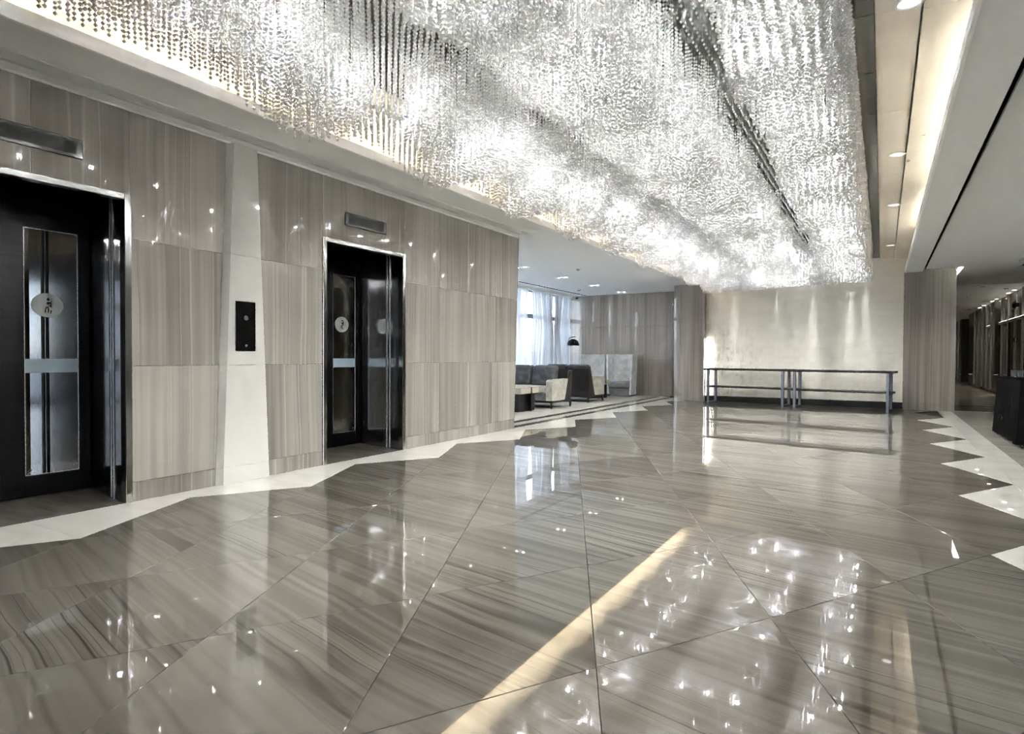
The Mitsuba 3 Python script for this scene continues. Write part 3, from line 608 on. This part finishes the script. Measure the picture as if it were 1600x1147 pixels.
def strand_beads(s, pitch):
    x, y, z, _ = s; n = max(1, int((ZT - z) / pitch))
    return np.c_[np.full(n, x), np.full(n, y), z + (np.arange(n) + 0.5) * pitch]
def copies(tpl, C, spin):
    v, f = tpl; k = len(C)
    c, s = np.cos(spin)[:, None], np.sin(spin)[:, None]
    vx = c * v[:, 0] - s * v[:, 1] + C[:, :1]; vy = s * v[:, 0] + c * v[:, 1] + C[:, 1:2]; vz = v[:, 2] + C[:, 2:3]
    vs = np.stack([vx, vy, vz], -1).reshape(-1, 3)
    fs = (f[None] + (np.arange(k) * len(v))[:, None, None]).reshape(-1, 3)
    return vs, fs
def wires(ss):
    out_v, out_f = [], []
    a = np.array([(math.cos(t), math.sin(t)) for t in (0, 2.1, 4.2)]) * 0.0009
    for i, (x, y, z, _) in enumerate(ss):
        v = np.vstack([np.c_[a + (x, y), np.full(3, z + 0.01)], np.c_[a + (x, y), np.full(3, 3.42)]])
        out_v.append(v); out_f.append(np.array([[0, 1, 4], [0, 4, 3], [1, 2, 5], [1, 5, 4], [2, 0, 3], [2, 3, 5]]) + 6 * i)
    return np.vstack(out_v), np.vstack(out_f)
def in_view(s):
    for z in (s[2], s[2] + 0.1, 0.5 * (s[2] + ZT), ZT):
        d = np.array([s[0], s[1], z]) - EYE; w = d @ _fw
        if w > 0.1 and abs(F_PX * (d @ _rt) / w) < 800 and abs(F_PX * (d @ _up) / w) < 573: return True
    return False
seen = [in_view(s) for s in strands]
near = [s for s, k in zip(strands, seen) if k][:300]; chosen = set(map(id, near))
B6 = bead2(6, 0.0110, 0.0126)
for s in near:
    C = strand_beads(s, PITCH_B); v, f = copies(B6, C, rng.uniform(0, 6.28, len(C)))
    wv, wf = wires([s]); obj('crystal_strand', (np.vstack([v, wv]), np.vstack([f, wf + len(v)])), 'bead', CH)
far = [s for s in strands if id(s) not in chosen]
vs, fs, n0 = [], [], 0
for lo, hi, tpl, pt in ((0, 6.0, bead(5, 0.0118, 0.0134), PITCH_B), (6.0, 99, bead(4, 0.0135, 0.0160), 0.030)):
    ss = [s for s in far if lo <= s[3] < hi]
    if not ss: continue
    C = np.vstack([strand_beads(s, pt) for s in ss]); v, f = copies(tpl, C, rng.uniform(0, 6.28, len(C)))
    vs.append(v); fs.append(f + n0); n0 += len(v)
wv, wf = wires(far); vs.append(wv); fs.append(wf + n0)
kk = obj('crystal_strands', (np.vstack(vs), np.vstack(fs)), 'bead', CH); labels[kk] = {'kind': 'stuff', 'label': 'thousands of clear crystal bead strands'}
bulb_m = trimesh.creation.icosphere(subdivisions=1, radius=0.024)
for b in bulbs:
    k = obj('bulb', mv(bulb_m, *b), 'lamp_glass', CH, smooth=True); scene[k]['emitter'] = emit(BULB, BULB, BULB * 0.96)
    obj('rod', cyl((b[0], b[1], b[2] + 0.023), (b[0], b[1], 3.42), 0.005, 6), 'rod', k)

# ------------------------------------------------------------------ lounge furniture
def place(m, x, y, deg): return mv(rot(m, deg), x, y, 0.0068)
def cushion(x0, x1, y0, y1, z0, z1, r=0.05, sub=2):
    pts = []
    for X in (x0 + r, x1 - r):
        for Y in (y0 + r, y1 - r):
            for Z in (z0 + r, z1 - r):
                s = trimesh.creation.icosphere(subdivisions=sub, radius=r).vertices; pts.append(s + (X, Y, Z))
    return hull(np.vstack(pts))
def lean(m, y0, z0, k):
    m = m.copy(); m.vertices[:, 1] += (m.vertices[:, 2] - z0) * k; return m
def sofa(x, y, deg, label):
    """local frame: width along x, front at y = 0, back at y = 1.05"""
    t = thing('sofa', label, 'sofa', 'back to back lounge sofas')
    P = lambda m: place(m, x, y, deg)
    W = 0.76
    obj('seat_base', P(box(-W + 0.15, W - 0.15, 0.03, 0.80, 0.16, 0.36, 0.01)), 'velvet_skirt', t)
    obj('seat_cushion', P(cushion(-W + 0.15, W - 0.15, 0.0, 0.70, 0.33, 0.49, 0.045)), 'velvet_light', t, smooth=50)
    for s in (-1, 1):
        xo, xi = s * W, s * (W - 0.15)
        pts = [(xx, yy, zz) for xx in (xo, xi) for (yy, zz) in ((0.0, 0.17), (0.0, 0.58), (0.035, 0.625), (0.79, 0.64), (0.63, 0.17))]
        obj('arm', P(hull(pts)), 'velvet_light', t)
    for a, b in ((-0.60, -0.005), (0.005, 0.60)):
        c = lean(cushion(a, b, 0.34, 0.60, 0.47, 0.94, 0.09), 0.34, 0.47, 0.26)
        obj('back_cushion', P(c), 'velvet_dark', t, smooth=60)
    for s in (-1, 1):      # flared dark timber cheeks
        pts = [(s * (W - dx), yy, zz) for dx in (0.0, 0.05) for (yy, zz) in ((0.635, 0.17), (0.80, 0.645), (0.86, 0.80), (1.0, 0.83), (0.93, 0.10), (0.60, 0.12))]
        obj('cheek', P(hull(pts)), 'dark_wood', t)
    obj('back_panel', P(hull([(xx, yy, zz) for xx in (-W + 0.05, W - 0.05) for (yy, zz) in ((0.86, 0.12), (0.95, 0.83), (1.0, 0.83), (0.93, 0.12))])), 'dark_wood', t)
    obj('plinth', P(box(-W + 0.01, W - 0.01, 0.01, 0.90, 0.125, 0.165, 0.004)), 'dark_wood', t)
    for sx in (-1, 1):
        for yy in (0.03, 0.97):
            obj('leg', P(hull([(sx * (W - 0.03) + a * 0.022, yy + b * 0.022, 0.13) for a in (-1, 1) for b in (-1, 1)] + [(sx * (W - 0.03) + a * 0.016, yy + b * 0.016, 0.0) for a in (-1, 1) for b in (-1, 1)])), 'dark_wood', t)
sofa(-6.87, 11.86, 0, 'dark cushioned sofa with pale velvet arms facing the lift wall end')
sofa(-6.95, 14.98, 180, 'sofa seen from its dark timber back, facing the high backed chairs')
def coffee(x, y, label):
    t = thing('coffee_table', label, 'coffee table', 'lounge coffee tables')
    for s in (-1, 1):
        a, b = (y - 0.44, y - 0.02) if s < 0 else (y + 0.02, y + 0.32)
        obj('drawer_block', box(x - 0.84, x, a, b, 0.375, 0.497, 0.004), 'cream_lacquer', t)
        obj('top', box(x - 0.845, x + 0.004, a - 0.003, b + 0.003, 0.497, 0.505, 0.002), 'cream_lacquer', t)
    obj('spine_board', box(x - 0.85, x + 0.006, y - 0.02, y + 0.02, 0.0068, 0.507, 0.003), 'black_lacquer', t)
    obj('cross_board', box(x - 0.50, x - 0.08, y - 0.40, y + 0.28, 0.0068, 0.375, 0.003), 'black_lacquer', t)
coffee(-6.26, 11.22, 'cream topped coffee table on a black base in front of the dark cushioned sofa')
coffee(-6.55, 15.96, 'cream topped coffee table between the rear sofa and the high backed chairs')
def tub(x, y, label):
    t = thing('high_back_chair', label, 'chair', 'high backed lounge chairs')
    W, D, n = 0.40, 0.80, 24
    path = []
    for i in range(n + 1):
        a = math.pi * i / n
        path.append((W * math.cos(a) * (1.0), 0.38 + (D - 0.38) * math.sin(a)))
    path = [(W, 0.02)] + path + [(-W, 0.02)]
    out = np.array(path); inn = out * [0.86, 1.0]; inn[:, 1] = np.where(out[:, 1] > 0.38, 0.38 + (out[:, 1] - 0.38) * 0.84, out[:, 1])
    vs, fs = [], []
    Z = (0.06, 0.42, 0.9, 1.20, 1.215)
    def wall(P, z, k): return np.c_[P * [k, 1], np.full(len(P), z)]
    rows = [wall(out, 0.06, 0.90), wall(out, 0.42, 0.93), wall(out, 0.9, 0.98), wall(out, 1.19, 1.0), wall((out * 0.6 + inn * 0.4), 1.215, 1.0), wall((out * 0.3 + inn * 0.7), 1.212, 1.0), wall(inn, 1.185, 1.0), wall(inn, 0.9, 0.98), wall(inn, 0.42, 0.93), wall(inn, 0.06, 0.90)]
    k = len(out); v = np.vstack(rows); f = []
    for r in range(len(rows)):
        r2 = (r + 1) % len(rows)
        for i in range(k - 1):
            a, b, c, d = r * k + i, r * k + i + 1, r2 * k + i + 1, r2 * k + i
            f += [[a, b, c], [a, c, d]]
    for e in (0, k - 1):
        ring = [r * k + e for r in range(len(rows))]
        for q in range(1, len(ring) - 1): f.append([ring[0], ring[q], ring[q + 1]])
    m = trimesh.Trimesh(v, f, process=False); trimesh.repair.fix_normals(m)
    obj('shell', mv(m, x, y, 0), 'velvet_silver', t, smooth=50)
    seat = Polygon([(-W * .80, 0.03)] + [(p[0] * 0.93, p[1]) for p in inn[::-1][1:-1]] + [(W * .80, 0.03)]).buffer(0)
    obj('seat', mv(extr(seat.buffer(-0.005), 0.30), x, y, 0.12), 'velvet_skirt', t)
    front = cushion(-W * 0.83, W * 0.83, -0.03, 0.5, 0.24, 0.42, 0.06); obj('seat_cushion', mv(front, x, y, 0), 'velvet_skirt', t, smooth=50)
    obj('base', mv(extr(seat.buffer(-0.03), 0.12), x, y, 0.007), 'velvet_skirt', t)
tub(-7.31, 16.72, 'high backed silver velvet chair next to the black floor lamp')
tub(-6.47, 16.72, 'high backed silver velvet chair farther from the floor lamp, skirt in full view')
t = thing('floor_lamp', 'black floor lamp with a dome shade in the window corner', 'floor lamp')
obj('base', lathe([(0.001, 0), (0.15, 0), (0.15, 0.015), (0.13, 0.025), (0.001, 0.025)], (-8.26, 17.2, 0.006), 28), 'black_lacquer', t)
arc = [(-8.32 + 0.19 * (1 - math.cos(a)), 17.2, 1.60 + 0.15 * math.sin(a)) for a in np.linspace(0, math.pi * 0.62, 9)]
obj('pole', tube([(-8.32, 17.2, 0.02), (-8.32, 17.2, 1.6)] + arc[1:], 0.011, 8), 'black_lacquer', t)
obj('shade', lathe([(0.19, 0.0), (0.185, 0.06), (0.155, 0.13), (0.10, 0.175), (0.03, 0.195), (0.001, 0.196), (0.001, 0.186), (0.09, 0.166), (0.145, 0.12), (0.175, 0.05), (0.18, 0.0), (0.19, 0.0)], (-8.15, 17.2, 1.485), 32), 'black_panel', t, smooth=40)
# sheer curtains
def curtain(y0, y1, label, seed, slant, X0=-8.30, parent=None):
    r = np.random.default_rng(seed); n, mz = 150, 26
    u = np.linspace(0, 1, n); z = np.linspace(0.02, 2.955, mz)
    ph = np.cumsum(r.uniform(0.6, 1.6, n)) * 0.42
    v = []
    for k in range(mz):
        h = z[k] / 2.955
        gather = 0.22 * slant * np.sin(np.pi * u) * (1 - abs(2 * h - 1.3))
        pinch = 1 - 0.10 * np.exp(-((h - 0.82) / 0.12) ** 2)
        yy = y0 + (y1 - y0) * (0.5 + (u - 0.5) * pinch) + gather + 0.04 * (1 - h) * np.sin(u * 13 + seed) * np.sin(np.pi * u)
        amp = 0.030 + 0.025 * (1 - h)
        xx = X0 + amp * np.sin(ph + 2.2 * (1 - h) * np.sin(u * 9)) + 0.012 * np.sin(ph * 2.3 + h * 2)
        v.append(np.c_[xx, yy, np.full(n, z[k])])
    v = np.vstack(v); f = []
    for k in range(mz - 1):
        for i in range(n - 1):
            a = k * n + i; f += [[a, a + 1, a + n + 1], [a, a + n + 1, a + n]]
    key = obj('sheer_curtain', trimesh.Trimesh(v, f, process=False), 'sheer', parent, smooth=True)
    if label: tag(key, label, 'curtain', 'sheer lounge curtains')
curtain(8.75, 11.95, 'white sheer curtain on the lounge window hidden behind the lift wall end', 1, 1.0)
curtain(12.12, 14.72, 'white sheer curtain on the lounge window right behind the lift wall end', 2, -1.0)
curtain(14.86, 16.16, 'white sheer curtain in the middle of the visible lounge window', 3, 1.0)
curtain(16.28, 17.28, 'white sheer curtain closest to the floor lamp corner', 4, -1.0)
curtain(1.02, 2.62, None, 7, 0.2, 5.44, 'window_2')
obj_c = obj('curtain_track', box(-8.32, -8.28, 8.7, 17.45, 2.957, ZC), 'plaster_white'); tag(obj_c, 'white curtain track along the lounge window head', 'curtain track')

# ------------------------------------------------------------------ console tables
def console(x0, y0, x1, y1, label):
    t = thing('console_table', label, 'table', 'black topped console tables')
    p, q = np.array([x0, y0]), np.array([x1, y1]); L = np.linalg.norm(q - p); deg = math.degrees(math.atan2(q[1] - p[1], q[0] - p[0])); D = 0.46
    P = lambda m: mv(rot(m, deg), x0, y0, 0)
    obj('top', P(box(-0.12, L + 0.12, -0.03, D + 0.03, 0.825, 0.87, 0.003)), 'black_lacquer', t)
    obj('shelf', P(box(-0.085, L + 0.085, 0.03, D - 0.03, 0.395, 0.435, 0.003)), 'black_lacquer', t)
    for x in (0.0, L):
        for y in (0.0, D): obj('leg', P(box(x - 0.028, x + 0.028, y - 0.024, y + 0.024, 0.0, 0.825, 0.003)), 'grey_steel', t)
        obj('foot_bar', P(box(x - 0.026, x + 0.026, 0.024, D - 0.024, 0.0, 0.05, 0.003)), 'grey_steel', t)
console(-3.72, 15.72, -1.96, 15.40, 'left one of two black topped steel console tables against the gold wall')
console(-1.69, 15.22, 0.11, 14.98, 'right one of two black topped steel console tables against the gold wall')

# ------------------------------------------------------------------ clothed table at the right edge
t = thing('clothed_table', 'long table under a black floor length cloth at the right edge', 'table')
xa, xb, ya, yb = 1.52, 2.35, 10.06, 11.9
ring = []
def edge_pts(n=110):
    per = [(xa, ya), (xb, ya), (xb, yb), (xa, yb), (xa, ya)]; out = []
    for (p, q) in zip(per[:-1], per[1:]):
        L = math.hypot(q[0] - p[0], q[1] - p[1]); m = max(2, int(L / 0.035))
        for i in range(m): out.append((p[0] + (q[0] - p[0]) * i / m, p[1] + (q[1] - p[1]) * i / m))
    return np.array(out)
E0 = edge_pts(); ctr = np.array([(xa + xb) / 2, (ya + yb) / 2]); nE = len(E0)
nrm = np.stack([np.where(abs(E0[:, 0] - xa) < 1e-6, -1.0, np.where(abs(E0[:, 0] - xb) < 1e-6, 1.0, 0.0)), np.where(abs(E0[:, 1] - ya) < 1e-6, -1.0, np.where(abs(E0[:, 1] - yb) < 1e-6, 1.0, 0.0))], 1)
s = np.arange(nE) * 0.035
rows = [np.c_[ctr + (E0 - ctr) * 0.97, np.full(nE, 0.872)]]
for h in (0.865, 0.84, 0.6, 0.35, 0.05):
    k = (0.865 - h); rows.append(np.c_[E0 + nrm * (0.004 + 0.055 * k + 0.022 * k * np.sin(s * 26 + 1.5 * np.sin(s * 7)))[:, None], np.full(nE, h + (0.012 * np.sin(s * 3.0) if h < 0.1 else 0))])
v = np.vstack(rows + [[[*ctr, 0.873]]]); f = []
for r in range(len(rows) - 1):
    for i in range(nE):
        a, b = r * nE + i, r * nE + (i + 1) % nE; f += [[a, a + nE, b + nE], [a, b + nE, b]]
for i in range(nE): f.append([len(v) - 1, i, (i + 1) % nE])
obj('cloth', trimesh.Trimesh(v, f, process=False), 'black_cloth', t, smooth=50)
for x in (xa + 0.05, xb - 0.05):
    for y in (ya + 0.05, yb - 0.05): obj('leg', box(x - 0.02, x + 0.02, y - 0.02, y + 0.02, 0, 0.86), 'black_lacquer', t)
for (x, y, h), lb in (((1.66, 11.55, 0.105), 'clear drinking glass on the black clothed table, nearer the pillar'), ((1.72, 11.42, 0.10), 'clear drinking glass on the black clothed table, nearer the viewer')):
    g = obj('drinking_glass', lathe([(0.001, 0.0), (0.03, 0.0), (0.036, h), (0.033, h), (0.028, 0.012), (0.001, 0.012)], (x, y, 0.874), 24), 'clear_glass', smooth=40); tag(g, lb, 'glass', 'glasses on the black table')
